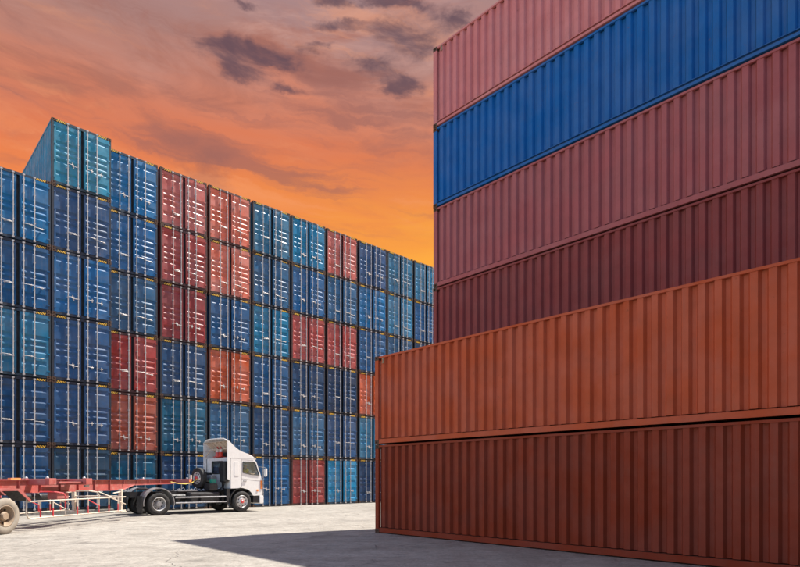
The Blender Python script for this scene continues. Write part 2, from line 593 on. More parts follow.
M_shell, M_frame, M_trim, M_rod = shell_mesh(), frame_mesh(), door_trim_mesh(), rod_mesh()
M_trim_r = M_trim.copy()
M_trim_r.transform(Matrix.Scale(-1, 4, (1, 0, 0)))
M_trim_r.flip_normals()
M_door = [door_mesh(0), door_mesh(1), door_mesh(2)]
M_handle = [handle_mesh(0), handle_mesh(1)]
M_handle_r = []
for m_ in M_handle:
    q = m_.copy()
    q.transform(Matrix.Scale(-1, 4, (1, 0, 0)))
    q.flip_normals()
    M_handle_r.append(q)
M_cast = {(a, b): casting_mesh(a, b) for a in (1, -1) for b in (1, -1)}
M_hazard = MB().box(0, .36, -.004, .012, 0, .085).mesh('hazard_mark', hazard)
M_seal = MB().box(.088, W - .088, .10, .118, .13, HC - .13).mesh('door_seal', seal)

COL = {  # base colours of the paint
    'bright blue': (.018, .135, .33), 'blue': (.020, .098, .26), 'deep blue': (.017, .075, .20), 'navy blue': (.020, .058, .155), 'dark navy': (.014, .038, .105),
    'purple navy': (.048, .075, .185), 'slate blue': (.052, .105, .225), 'teal blue': (.012, .150, .30), 'light teal blue': (.050, .235, .385), 'deep teal': (.014, .095, .185),
    'cerulean blue': (.025, .185, .37), 'steel blue': (.065, .170, .315), 'dark slate': (.045, .066, .125),
    'crimson red': (.285, .038, .034), 'dark red': (.21, .030, .032), 'brick red': (.37, .085, .05), 'dusty pink red': (.42, .115, .10), 'dusty red': (.33, .066, .062),
    'salmon red': (.47, .125, .085), 'orange red': (.47, .085, .032),
}
for k_ in COL:
    a_, b_, c_ = COL[k_]
    if c_ > a_:
        COL[k_] = (a_ * .48, b_ * .96, c_ * .90)
GRID = [  # per stack, from the ground up
    ['navy blue', 'navy blue', 'teal blue', 'deep blue', 'bright blue'],
    ['dark slate', 'purple navy', 'purple navy', 'blue', 'purple navy', 'light teal blue'],
    ['deep teal', 'brick red', 'crimson red', 'slate blue', 'blue', 'bright blue'],
    ['navy blue', 'deep teal', 'navy blue', 'dark red', 'dusty red', 'dusty pink red'],
    ['dark slate', 'slate blue', 'orange red', 'deep blue', 'salmon red', 'salmon red'],
    ['deep blue', 'navy blue', 'deep blue', 'teal blue', 'slate blue', 'steel blue'],
    ['crimson red', 'slate blue', 'navy blue', 'dusty red', 'blue', 'cerulean blue'],
    ['cerulean blue', 'purple navy', 'dark navy', 'dusty red', 'slate blue', 'dusty pink red'],
    ['dark navy', 'steel blue', 'orange red', 'blue', 'bright blue', 'purple navy'],
    ['navy blue', 'deep blue', 'slate blue', 'slate blue', 'steel blue', 'steel blue'],
    ['blue', 'navy blue', 'deep blue', 'navy blue', 'blue', 'steel blue'],
    ['navy blue', 'slate blue', 'blue', 'deep blue', 'slate blue', 'blue'],
]
ORD = ['first', 'second', 'third', 'fourth', 'fifth', 'sixth', 'seventh', 'eighth', 'ninth', 'tenth', 'eleventh', 'twelfth']
ORG_A = Vector((-15.40, 25.34, 0))                       # left edge of the second stack (the two left stacks stand proud)
ORG_B = Vector((-14.02, 27.24, 0))                       # left edge of the third stack
PITCH = 2.59
random.seed(11)


def far_container(org, color, label, level):
    root = thing('shipping_container', label, 'container', org, math.atan2(U.y, U.x), 'door ends of the stacked containers in the far wall')
    k = random.uniform(.88, 1.14)
    c = tuple(min(1, x * k) for x in COL[color]) + (1,)
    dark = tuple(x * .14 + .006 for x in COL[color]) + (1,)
    obj('shell', M_shell, root, color=c)
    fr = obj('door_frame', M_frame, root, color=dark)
    obj('hazard_mark', M_hazard, fr, (.20, .004, HC - .108))
    obj('hazard_mark', M_hazard, fr, (W - .56, .004, HC - .108))
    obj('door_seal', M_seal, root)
    for sx_, sz_, x, z in ((1, 1, 0, 0), (-1, 1, W, 0), (1, -1, 0, HC), (-1, -1, W, HC)):
        obj('corner_casting', M_cast[(sx_, sz_)], root, (x, -.003, z))
    kind = random.choice([0, 0, 0, 1, 0, 2])
    hv = random.randrange(2)
    hz = random.choice([.19, .24, .30]) * HC
    dw = DW
    for side in (0, 1):
        x0 = .095 if side == 0 else W - .095 - dw
        # the right leaf overlaps the left one at the middle and stands a little proud there
        yaw = (random.uniform(-.006, .012)) if side == 0 else random.uniform(-.004, .006)
        d = obj('door', M_door[kind], root, (x0, .026 if side == 0 else -.004, .135), 0, color=c)
        if side == 0:
            d.rotation_euler[2] = yaw
        else:
            # hinge on the right edge: swing the free edge outwards slightly
            a = .012 + random.uniform(0, .020)
            d.rotation_euler[2] = a
            d.location = (W - .095 - dw * math.cos(a), -.004 - dw * math.sin(a), .135)
        if side == 0:
            obj('hinges', M_trim, d, color=c)['kind'] = 'stuff'
            rods = (.50, .885)
        else:
            obj('hinges', M_trim_r, d, (dw, 0, 0), color=c)['kind'] = 'stuff'
            rods = (.13, .50)
        for i, q in enumerate(rods):
            obj('lock_rod', M_rod, d, (q * dw, 0, 0))
            hl = obj('handle', (M_handle_r if side == 0 and i == 1 else M_handle)[hv], d, (q * dw, 0, hz + (0 if i else .05)))
            hl.rotation_euler[1] = random.uniform(-.06, .06)
    return root


def far_label(ci, li, n):
    col = GRID[ci][li]
    lv = 'at the bottom of' if li == 0 else ('at the top of' if li == n - 1 else '%s up from the ground in' % ORD[li])
    st = 'the leftmost stack' if ci == 0 else 'the %s stack from the left' % ORD[ci]
    return '%s container %s %s' % (col, lv, st)


for ci, colm in enumerate(GRID):
    for li, cname in enumerate(colm):
        if ci < 2:
            base = ORG_A + U * (2.49 * (ci - 1))
        else:
            base = ORG_B + U * (PITCH * (ci - 2)) + U * random.uniform(-.02, .02)
        base = base + V * random.uniform(-.02, .03)
        base.z = li * (HC + .014) + (.004 if ci > 1 else .19)
        far_container(base, cname, far_label(ci, li, len(colm)), li)

# low concrete pad that carries the two stacks on the left
pad = MB().box(-2.6, 2.55, -.06, L40 + .1, -.02, .185).build('concrete_pad', concrete, None, ORG_A, math.atan2(U.y, U.x), bevel=.02)
pad['kind'] = 'structure'

# ------------------------------------------------------------------ near stacks: containers seen side on (local x along -V = length, local y = U = width)
HR, WR, LR = 2.591, 2.438, 12.192


def side_mesh():
    mb = MB()
    pts = [(-.02, .080)] + corrugated(LR - .30, 0, 0, .080, .06, .278) + [(LR - .28, .080)]
    vs = []
    for s_, d in pts:
        vs += [(s_ + .15, .022 + d, .172), (s_ + .15, .022 + d, HR - .062)]
    mb.add(vs, [(2 * i, 2 * i + 2, 2 * i + 3, 2 * i + 1) for i in range(len(pts) - 1)])
    return mb.mesh('side_wall', paint_side)


def end_mesh():
    mb = MB()
    pts = corrugated(WR - .28, 0, 0, .04, .02, .26)
    vs = []
    for s_, d in pts:
        vs += [(.03 + d, s_ + .14, .15), (.03 + d, s_ + .14, HR - .10)]
    mb.add(vs, [(2 * i, 2 * i + 2, 2 * i + 3, 2 * i + 1) for i in range(len(pts) - 1)])
    mb.box(.01, .10, .17, WR - .17, .01, .15)
    mb.box(.01, .10, .17, WR - .17, HR - .10, HR - .01)
    return mb.mesh('end_wall', paint_side)


M_side, M_end = side_mesh(), end_mesh()
M_side_b = M_side.copy()
M_side_b.transform(Matrix.Scale(-1, 4, (0, 1, 0)))
M_side_b.flip_normals()
M_end_b = M_end.copy()
M_end_b.transform(Matrix.Scale(-1, 4, (1, 0, 0)))
M_end_b.flip_normals()
M_toprail = MB().box(.162, LR - .162, .004, .064, HR - .072, HR - .020).mesh('top_rail', paint_side)


def bottom_rail():
    mb = MB()
    mb.box(.18, LR - .18, .006, .05, .034, .140)
    mb.box(.18, LR - .18, .0, .07, .024, .038)
    mb.box(.18, LR - .18, .014, .110, .140, .152)
    return mb.mesh('bottom_rail', paint_side)


def bottom_rail_open():
    mb = MB()                                            # open channel: deep slot above a low lip
    mb.box(.18, LR - .18, .006, .05, .034, .098)
    mb.box(.18, LR - .18, .0, .13, .024, .038)
    mb.box(.18, LR - .18, .11, .13, .038, .158)
    mb.box(.18, LR - .18, .014, .13, .156, .170)
    return mb.mesh('bottom_rail', paint_side)


M_botrail = bottom_rail()
M_open = bottom_rail_open()
M_botrail_b = M_botrail.copy()
M_botrail_b.transform(Matrix.Scale(-1, 4, (0, 1, 0)))
M_botrail_b.flip_normals()


def post_mesh():
    mb = MB()
    mb.box(.004, .15, .006, .05, .118, HR - .118)
    mb.box(.0041, .05, .05, .14, .118, HR - .118)
    mb.box(.135, .150, .05, .075, .118, HR - .118)
    return mb.mesh('corner_post', paint_side)


M_post = {}
pm = post_mesh()
for a in (1, -1):
    for b in (1, -1):
        q = pm.copy()
        if a < 0:
            q.transform(Matrix.Scale(-1, 4, (1, 0, 0)))
            q.flip_normals()
        if b < 0:
            q.transform(Matrix.Scale(-1, 4, (0, 1, 0)))
            q.flip_normals()
        M_post[(a, b)] = q


def roof_mesh():
    mb = MB()
    n = 42
    vs = []
    for i in range(n * 2 + 1):
        x = .10 + (LR - .2) * i / (n * 2)
        z = HR - (.030 if i % 2 else .012)
        vs += [(x, .05, z), (x, WR - .05, z)]
    mb.add(vs, [(2 * i, 2 * i + 2, 2 * i + 3, 2 * i + 1) for i in range(n * 2)])
    return mb.mesh('roof', paint_side)


def floor_mesh():
    mb = MB().box(.15, LR - .15, .06, WR - .06, .13, .158)
    for i in range(1, 30):
        x = LR * i / 30
        mb.box(x - .022, x + .022, .055, WR - .055, .025, .128)
    return mb.mesh('floor_frame', frame_paint)


M_roof, M_floor = roof_mesh(), floor_mesh()


def cast4(a, b, c):                                     # casting for local x a, y b, z c
    me = MB()
    q = M_cast[(1, 1)].copy()
    # its long side (y in the door frame) lies along the container's length (x here)
    q.transform(Matrix(((0, 1, 0, 0), (1, 0, 0, 0), (0, 0, 1, 0), (0, 0, 0, 1))))
    q.flip_normals()
    for s_, ax in ((a, (1, 0, 0)), (b, (0, 1, 0)), (c, (0, 0, 1))):
        if s_ < 0:
            q.transform(Matrix.Scale(-1, 4, ax))
            q.flip_normals()
    return q


M_c8 = {(a, b, c): cast4(a, b, c) for a in (1, -1) for b in (1, -1) for c in (1, -1)}
M_lug = MB().box(-.02, .02, -.018, .006, -.07, .07).box(-.034, .034, -.024, -.012, -.075, -.045).box(-.034, .034, -.024, -.012, .045, .075).mesh('lashing_lug', mat('rusty_lug', (.30, .24, .15), .7, dirt=.5, rust=.8))


def near_container(org, col, label, lug=False, slot=False):
    root = thing('shipping_container', label, 'container', org, math.atan2(-V.y, -V.x), 'long sides of the near stacked containers')
    c = (*col, 1)
    k = tuple(x * .5 for x in col) + (1,)
    obj('side_wall', M_side, root, color=c)
    obj('side_wall', M_side_b, root, (0, WR, 0), color=c)
    obj('end_wall', M_end, root, color=c)
    obj('end_wall', M_end_b, root, (LR, 0, 0), color=c)
    obj('top_rail', M_toprail, root, color=c)
    obj('top_rail', M_toprail, root, (0, WR - .068, 0), color=c)
    obj('bottom_rail', M_open if slot else M_botrail, root, color=c)
    obj('bottom_rail', M_botrail_b, root, (0, WR, 0), color=c)
    obj('roof', M_roof, root, color=c)
    obj('floor_frame', M_floor, root, color=k)
    for a, x in ((1, 0), (-1, LR)):
        for b, y in ((1, 0), (-1, WR)):
            obj('corner_post', M_post[(a, b)], root, (x, y, 0), color=c)
            for e, z in ((1, 0), (-1, HR)):
                obj('corner_casting', M_c8[(a, b, e)], root, (x, y, z))
    if lug:
        obj('lashing_lug', M_lug, root, (.36, .02, HR - .16))
    return root


A = Vector((-.755, 16.96, 0))
B = A + U * 2.53
near = [
    (A, 0, (.235, .042, .019), 'dark brown red container on the ground at the front of the near stack', False),
    (A, 1, (.46, .100, .043), 'orange brown container resting on the dark red one at the front', True),
    (B, 0, (.25, .06, .05), 'brown container at the base of the tall near stack', False),
    (B, 1, (.25, .06, .05), 'brown container second from the ground in the tall near stack', False),
    (B, 2, (.235, .058, .056), 'maroon container just above the orange brown one in the tall stack', False),
    (B, 3, (.35, .108, .112), 'dusty maroon pink container directly under the blue one', False),
    (B, 4, (.010, .12, .36), 'bright blue container long side on, second from the top', False),
    (B, 5, (.55, .20, .195), 'faded pink container topmost in the tall near stack', True),
]
for org, lv, col, lab, lug in near:
    o = org + U * random.uniform(-.015, .015) - V * random.uniform(-.02, .02)
    o = Vector((o.x, o.y, lv * 2.603 + .004))
    near_container(o, col, lab, lug, lv in (4, 5))

# unseen stack added behind the camera, blocking light to darken the near ribs
BLOCKER_COLS = ['dark red', 'blue', 'rust red', 'navy blue', 'brown']
for lv, col in enumerate([(.20, .036, .019), (.03, .09, .22), (.30, .07, .05), (.02, .05, .13), (.25, .06, .05)]):
    o = U * 10.9 - V * 3.0
    q = near_container(Vector((o.x, o.y, lv * 2.603 + .004)), col, '%s container added unseen behind the camera to block light, level %s of its stack' % (BLOCKER_COLS[lv], ORD[lv]))
    q.rotation_euler[2] = math.atan2(-U.y, -U.x)

# ------------------------------------------------------------------ wheels
def tyre_profile(r, wd):
    h = wd / 2
    return [(r * .56, -h * .80), (r * .62, -h * .98), (r * .80, -h), (r * .93, -h * .93), (r * .985, -h * .78), (r, -h * .55), (r * .988, -h * .50), (r * .988, -h * .44), (r, -h * .40),
            (r, -.03), (r * .985, -.02), (r * .985, .02), (r, .03), (r, h * .40), (r * .988, h * .44), (r * .988, h * .5), (r, h * .55), (r * .985, h * .78), (r * .93, h * .93), (r * .80, h), (r * .62, h * .98), (r * .56, h * .8)]


def wheel(parent, x, y, z, r=.5, wd=.27, style='drive', tyre_m=rubber, rim_m=rim_steel, flip=1, axis_rot=0):
    """wheel whose outer face looks to local -y (flip=1)"""
    e = MB().lathe([(a, o) for a, o in tyre_profile(r, wd)], 40).build('tyre', tyre_m, parent, (x, y, z), smooth=True)
    if flip < 0:
        e.rotation_euler[2] = math.pi
    h = wd / 2
    mb = MB()
    if style == 'front':      # convex disc with hand holes
        prof = [(r * .58, -h * .84), (r * .60, -h * .98), (r * .565, -h * 1.0), (r * .53, -h * .80), (r * .50, -h * .62), (r * .40, -h * .75), (r * .30, -h * 1.02), (r * .24, -h * 1.05), (.001, -h * 1.05)]
    else:                     # dished disc
        prof = [(r * .58, -h * .84), (r * .60, -h * .98), (r * .565, -h * 1.0), (r * .53, -h * .70), (r * .50, -h * .10), (r * .40, h * .18), (r * .30, h * .3), (r * .24, h * .3), (.001, h * .3)]
    mb.lathe(prof, 40)
    mb.build('rim', rim_m, e, smooth=True)
    hub = MB()
    if style == 'front':
        yb = -h * 1.05
        hub.lathe([(r * .17, 0), (r * .17, -.035), (r * .12, -.06), (.001, -.065)], 20, (0, yb, 0))
        hub.build('hub', hub_red if r > .45 else rim_m, e, smooth=False)
        hr = r * .41
        yh = -h * .80
    else:
        yb = h * .3
        hub.lathe([(r * .25, 0), (r * .25, -.12), (r * .20, -.17), (.001, -.175)], 20, (0, yb, 0))
        hub.build('hub', rim_m if tyre_m is rubber_dusty else grey_steel, e)
        hr = r * .40
        yh = h * .10
    hb = MB()
    for i in range(8):
        a = i * math.pi / 4 + .2
        cx, cz = hr * math.cos(a), hr * math.sin(a)
        hb.lathe([(r * .062, 0), (r * .055, -.012), (.0005, -.012)], 10, (cx, yh, cz))
    hb.build('hand_holes', seal, e)
    nb = MB()
    for i in range(10):
        a = i * math.pi / 5
        nb.lathe([(.014, 0), (.014, -.03), (.001, -.032)], 6, (r * .28 * math.cos(a), yb, r * .28 * math.sin(a)))
    nb.build('wheel_nuts', grey_steel, e)
    return e


# ------------------------------------------------------------------ tractor unit (local x forward, -y = side towards the camera)
TR = R(46)
tl = Vector((-math.sin(TR), math.cos(TR), 0))
tp = Vector((-7.656, 27.8, 0)) + tl * 1.2
truck = thing('tractor_unit', 'white cab tractor truck with tall roof deflector pulling the red trailer', 'truck', tp, TR)
WB = 4.03

# cab side panels with window openings (two skins)
cab_out = [(-.60, 1.14), (-.60, 2.62), (-.45, 2.66), (.45, 2.66), (.66, 2.60), (.80, 2.42), (1.00, 1.90), (1.10, 1.60), (1.14, 1.20), (1.14, .80)]
win = [(.04, 2.44), (.62, 2.44), (.74, 2.36), (.95, 1.78), (.45, 1.82), (.04, 1.90)]


def side_panel(y0, y1):
    mb = MB()
    arch = []
    for i in range(9):
        a = math.pi * (1 - i / 8) * .86 + .22
        arch.append((.62 * math.cos(a), .5 + .66 * math.sin(a)))
    arch = [p for p in arch if p[0] > -.6]
    low = [(-.60, 1.14)] + [(-.45, 1.14)] + [(.0, 1.16), (.35, 1.08), (.55, .90), (.64, .66), (.68, .52), (1.10, .52), (1.14, .80)]
    rear = [(-.60, 1.14), (-.45, 1.14), (0, 1.16), (.04, 1.157), (.04, 1.90), (.04, 2.44), (.04, 2.66), (-.45, 2.66), (-.60, 2.62)]
    below = [(.04, 1.157), (.35, 1.08), (.55, .90), (.60, .79), (.66, .77), (1.13, .79), (1.14, .82), (1.14, 1.20), (1.10, 1.60), (1.04, 1.78), (.95, 1.78), (.45, 1.82), (.04, 1.90)]
    above = [(.04, 2.44), (.62, 2.44), (.74, 2.36), (.95, 1.78), (1.04, 1.78), (.80, 2.42), (.66, 2.60), (.45, 2.66), (.04, 2.66)]
    for poly in (rear, below, above):
        mb.prism(poly, y0, y1)
    return mb


for y0, y1 in ((-1.19, -1.14), (1.14, 1.19)):
    side_panel(y0, y1).build('cab_side', white, truck, bevel=0)
    s_ = -1 if y0 < 0 else 1
    ym = s_ * 1.172
    MB().prism(win, ym - .004, ym + .004).build('side_window', glass, truck)
    # window surround, door shut line, vent panel, handle
    fr = MB()
    pts = [(x, s_ * 1.196, z) for x, z in win] + [(win[0][0], s_ * 1.196, win[0][1])]
    for p, q in zip(pts[:-1], pts[1:]):
        fr.tube([p, q], .016, 6)
    fr.build('window_seal', seal, truck)
    dl = MB()
    for p, q in (((-.02, 2.55), (-.02, 1.20)), ((-.02, 2.55), (.62, 2.53)), ((-.02, 1.62), (1.04, 1.50))):
        dl.tube([(p[0], s_ * 1.190, p[1]), (q[0], s_ * 1.190, q[1])], .006, 4)
    dl.build('door_line', mat('panel_gap', (.25, .23, .21), .7) if 'panel_gap' not in MATS else MATS['panel_gap'], truck)
    MB().box(-.42, -.18, min(s_ * 1.187, s_ * 1.203), max(s_ * 1.187, s_ * 1.203), 1.75, 2.42).build('corner_vent', white, truck, bevel=.012)
    MB().box(.05, .24, min(s_ * 1.188, s_ * 1.222), max(s_ * 1.188, s_ * 1.222), 1.48, 1.53).build('door_handle', MATS['grey_steel'], truck, bevel=.01)
    MB().box(1.02, 1.135, min(s_ * 1.17, s_ * 1.215), max(s_ * 1.17, s_ * 1.215), 1.10, 1.52).build('indicator_lamp', orange_pl, truck, bevel=.02)
    MB().box(.80, .90, min(s_ * 1.188, s_ * 1.21), max(s_ * 1.188, s_ * 1.21), .98, 1.08).build('side_marker', orange_pl, truck, bevel=.01)

# roof, front, back, floor of the cab
MB().prism([(-.60, 2.60), (.64, 2.58), (.66, 2.60), (.45, 2.665), (-.45, 2.665), (-.60, 2.62)], -1.14, 1.14).build('cab_roof', white, truck)
MB().prism([(1.10, .79), (1.145, .82), (1.145, 1.2), (1.105, 1.6), (1.05, 1.78), (1.0, 1.76), (1.04, 1.2), (1.04, .79)], -1.14, 1.14).build('front_panel', white, truck)
MB().add([(1.04, -1.13, 1.77), (1.04, 1.13, 1.77), (.70, 1.13, 2.58), (.70, -1.13, 2.58)], [(0, 1, 2, 3)]).build('windscreen', glass, truck)
bk = MB()
bk.box(-.60, -.55, -1.14, 1.14, 1.14, 1.86).box(-.60, -.55, -1.14, 1.14, 2.46, 2.60).box(-.60, -.55, -1.14, -.42, 1.86, 2.46).box(-.60, -.55, .62, 1.14, 1.86, 2.46)
bk.build('cab_back', white, truck)
MB().box(-.585, -.575, -.42, .62, 1.86, 2.46).build('rear_window', glass, truck)
rs = MB()
for p, q in (((-.42, 1.86), (.62, 1.86)), ((.62, 1.86), (.62, 2.46)), ((.62, 2.46), (-.42, 2.46)), ((-.42, 2.46), (-.42, 1.86))):
    rs.tube([(-.605, p[0], p[1]), (-.605, q[0], q[1])], .025, 6)
rs.build('rear_window_seal', seal, truck)
MB().box(-.55, 1.04, -1.13, 1.13, 1.16, 1.22).build('cab_floor', dark_cloth, truck)
st = MB().box(.06, .55, -1.05, -.55, 1.24, 1.58).box(.02, .16, -1.05, -.55, 1.50, 2.15)
st.build('seat', seat_m, truck, bevel=.04)
MB().box(-.45, .05, .25, .85, 1.24, 1.58).box(-.50, -.35, .25, .85, 1.50, 2.2).build('seat', seat_m, truck, bevel=.04)
MB().lathe([(.20, 0), (.22, .012), (.24, 0), (.22, -.012), (.20, 0)], 24, (.90, -.80, 1.80), 'x').build('steering_wheel', black, truck)
MB().box(-.545, -.535, -1.12, 1.12, 1.22, 1.86).box(-.545, -.535, -1.12, -.42, 1.86, 2.58).box(-.545, -.535, .62, 1.12, 1.86, 2.58).build('back_lining', dark_cloth, truck)
MB().box(.93, 1.03, -1.12, 1.12, 1.22, 1.68).build('dashboard', dark_cloth, truck, bevel=.03)
MB().box(-.53, .60, -1.12, 1.12, 2.565, 2.575).build('headlining', dark_cloth, truck)
# bumper, grille, lamps, step
MB().prism([(.98, .40), (1.15, .36), (1.20, .42), (1.21, .70), (1.17, .77), (.98, .77)], -1.2, 1.2).build('bumper', white, truck, bevel=.02)
MB().box(1.205, 1.222, -1.05, -.70, .48, .68).box(1.205, 1.222, .70, 1.05, .48, .68).build('headlamps', MATS['grey_steel'], truck)
MB().box(1.148, 1.16, -.8, .8, 1.0, 1.5).build('grille', black, truck)
MB().box(.64, .97, -1.15, 1.15, .42, .765).build('step', black, truck)

# roof deflector: open-backed shell
prof = [(-.78, 3.58), (-.68, 3.54), (-.40, 3.28), (-.20, 3.13), (.0, 3.02), (.345, 2.90), (.60, 2.76), (.76, 2.62), (.80, 2.56)]
inner = [(x - .01, z - .04) for x, z in prof]
mb = MB()
YN = 12


def sec(yf, pr, dz=0):
    # rounded shoulders towards both sides
    k = abs(yf) ** 5
    return [(x, yf * 1.15, z - k * .14 * min(1, (z - 2.58) * 1.6)) for x, z in pr]


rows = [sec(-1 + 2 * j / YN, prof) for j in range(YN + 1)]
vs = [p for r_ in rows for p in r_]
n = len(prof)
mb.add(vs, [(j * n + i, (j + 1) * n + i, (j + 1) * n + i + 1, j * n + i + 1) for j in range(YN) for i in range(n - 1)])
dfl = mb.build('roof_deflector', white, truck, smooth=True)
sm = dfl.modifiers.new('skin', 'SOLIDIFY')
sm.thickness = .03
sm.offset = -1
for s_ in (-1, 1):
    side = [(-.78, 3.43), (-.78, 1.60), (-.66, 1.54), (-.64, 2.60), (.78, 2.60), (.60, 2.69), (.345, 2.81), (.0, 2.92), (-.20, 3.02), (-.40, 3.16), (-.68, 3.41)]
    a, b = sorted((s_ * 1.15, s_ * 1.195))
    MB().prism(side, a, b).build('deflector_side', white, truck)
lin = MB()
lin.prism([(-.76, 3.42), (-.68, 3.40), (-.40, 3.13), (-.12, 2.95), (-.12, 2.93), (-.40, 3.11), (-.68, 3.38), (-.76, 3.40)], -1.12, 1.12)
for y in (-.8, -.4, 0, .4, .8):
    lin.prism([(-.76, 3.36), (-.68, 3.34), (-.40, 3.07), (-.40, 3.10), (-.68, 3.375), (-.76, 3.395)], y - .02, y + .02)
lin.build('deflector_lining', cream, truck)
MB().box(-.12, -.08, -1.13, 1.13, 2.67, 2.93).build('deflector_bulkhead', MATS['black_chassis'], truck)
br = MB().tube([(-.70, 1.10, 2.72), (-.70, .55, 3.05), (-.60, .15, 3.08), (-.5, .0, 2.98)], .025, 6).tube([(-.72, 1.1, 3.0), (-.72, -1.1, 3.05)], .02, 6)
br.build('deflector_brace', cream, truck)
MB().tube([(-.72, 1.05, 2.4), (-.72, 1.1, 1.7)], .03, 6).build('deflector_strut', white, truck)

# dark snorkel / curtain between cab and chassis, near side
MB().box(-.90, -.64, -1.08, -.62, 1.45, 2.45).build('air_intake', black, truck, bevel=.05)
MB().tube([(-.80, -.85, 1.45), (-.82, -.8, 1.1), (-.95, -.6, 1.0)], .11, 10).build('intake_hose', black, truck)
MB().lathe([(.001, -.3), (.15, -.3), (.17, -.26), (.17, .26), (.15, .3), (.001, .3)], 18, (-1.05, -.10, 1.62), 'y').build('air_filter', grey_steel, truck)
MB().lathe([(.001, 0), (.17, 0), (.17, .55), (.001, .55)], 16, (-.95, .35, 1.35), 'z').build('exhaust_stack', black, truck)
MB().box(-1.55, -1.15, -.95, -.35, 1.05, 1.38).build('battery_box', black, truck, bevel=.02)
MB().box(-1.36, -1.12, -.75, -.55, 1.385, 1.60).build('green_canister', green, truck, bevel=.02)

# chassis
ch = MB()
for y in (-.42, .42):
    ch.box(-WB - .95, .75, y - .04, y + .04, .78, 1.02)
for x in (-WB - .9, -WB + .6, -2.6, -1.6, -.6, .4):
    ch.box(x, x + .12, -.38, .38, .80, 1.0)
ch.box(-3.0, -1.3, -.38, .38, .62, .78)
ch.build('chassis_rails', black, truck)
MB().box(-2.55, -1.05, -1.02, -.50, .48, .98).build('fuel_tank', black, truck, bevel=.08)
MB().box(-2.45, -1.25, .50, 1.02, .50, .98).build('tool_box', black, truck, bevel=.04)
MB().lathe([(.001, -.4), (.12, -.4), (.14, -.36), (.14, .36), (.12, .4), (.001, .4)], 16, (-3.0, -.62, .78), 'x').build('air_tank', black, truck)
for z in (.52, .76):
    t_ = MB().tube([(-3.28, -1.14, z), (-.82, -1.14, z)], .035, 8)
    t_.build('side_guard_rail', grey_steel, truck)
gp = MB()
for x in (-3.15, -2.1, -1.0):
    gp.box(x, x + .05, -1.13, -.5, .46, .84)
gp.build('guard_brackets', black, truck)
cc = MB()
random.seed(5)
for i in range(10):
    x = -3.0 + i * .2
    cc.tube([(x, -.5 + .1 * math.sin(i), 1.04), (x + .15, -.55, 1.15 + .06 * math.sin(i * 2)), (x + .3, -.45, 1.05)], .018, 5)
cc.build('air_hoses', grey_steel, truck)
MB().box(-2.9, -2.0, -.6, .6, 1.03, 1.06).build('catwalk', grey_steel, truck)
# wheel arches
for x0, rr, nm in ((0, .66, 'front'), (-WB, .69, 'rear')):
    for s_ in (-1, 1):
        mb = MB()
        a0, a1 = (R(95), R(188)) if nm == 'front' else (R(-8), R(188))
        k = 18
        outer, innr = [], []
        for i in range(k + 1):
            a = a0 + (a1 - a0) * i / k
            outer.append((x0 + rr * math.cos(a), .52 + rr * math.sin(a)))
            innr.append((x0 + (rr - .035) * math.cos(a), .52 + (rr - .035) * math.sin(a)))
        ya, yb = sorted((s_ * 1.20, s_ * (.60 if nm == 'rear' else .85)))
        for i in range(k):
            p = [outer[i], outer[i + 1], innr[i + 1], innr[i]]
            mb.prism(p, ya, yb)
        mb.build('mudguard', grey_steel if nm == 'rear' else black, truck)
for s_ in (-1, 1):
    a, b = sorted((s_ * 1.19, s_ * .64))
    MB().box(-WB - .74, -WB - .71, a, b, .14, .86).build('mud_flap', black, truck)
MB().box(-.80, -.62, -1.16, -.9, .42, 1.12).build('front_mud_flap', black, truck)
# mirror
mr_ = MB().box(1.22, 1.30, .98, 1.20, 1.70, 2.20)
mr_.build('wing_mirror', white, truck, bevel=.03)
MB().tube([(.95, 1.14, 2.25), (1.26, 1.10, 2.22), (1.26, 1.10, 1.65), (1.08, 1.14, 1.6)], .015, 6).build('mirror_arm', black, truck)
mr2 = MB().box(1.26, 1.36, -1.30, -1.12, 1.72, 2.12)
mr2.build('wing_mirror', white, truck, bevel=.04)
MB().tube([(.90, -1.18, 2.2), (1.30, -1.22, 2.17), (1.30, -1.22, 1.68), (1.08, -1.18, 1.6)], .013, 6).build('mirror_arm', black, truck)
# road wheels
for s_ in (-1, 1):
    e = wheel(truck, 0, s_ * 1.06, .5, .5, .28, 'front', flip=1 if s_ < 0 else -1)
    e = wheel(truck, -WB, s_ * 1.06, .5, .5, .27, 'drive', flip=1 if s_ < 0 else -1)
    e = wheel(truck, -WB, s_ * .74, .5, .5, .27, 'drive', flip=1 if s_ < 0 else -1)
MB().tube([(-WB, -.9, .5), (-WB, .9, .5)], .1, 10).tube([(0, -.9, .48), (0, .9, .48)], .06, 8).build('axles', black, truck)
# fifth wheel
MB().lathe([(.001, 0), (.5, 0), (.5, .06), (.001, .06)], 24, (-WB + .05, 0, 1.10), 'z').build('fifth_wheel', black, truck)
MB().tube([(-3.15, -.35, 1.46), (-2.8, -.38, 1.38), (-2.4, -.30, 1.36), (-2.05, -.2, 1.42), (-1.75, -.1, 1.60)], .02, 6).build('yellow_air_line', yellow, truck)

# spare wheel stands behind the cab, facing backwards
spare = thing('spare_wheel', 'spare wheel carried upright behind the white cab', 'wheel', tp + Vector((math.cos(TR), math.sin(TR), 0)) * -1.62 + tl * -.02 + Vector((0, 0, 1.64)), TR - math.pi / 2 + R(8))
wheel(spare, 0, 0, 0, .50, .25, 'front')
MB().box(-.06, .06, .05, .30, -.58, .1).build('carrier', black, spare)

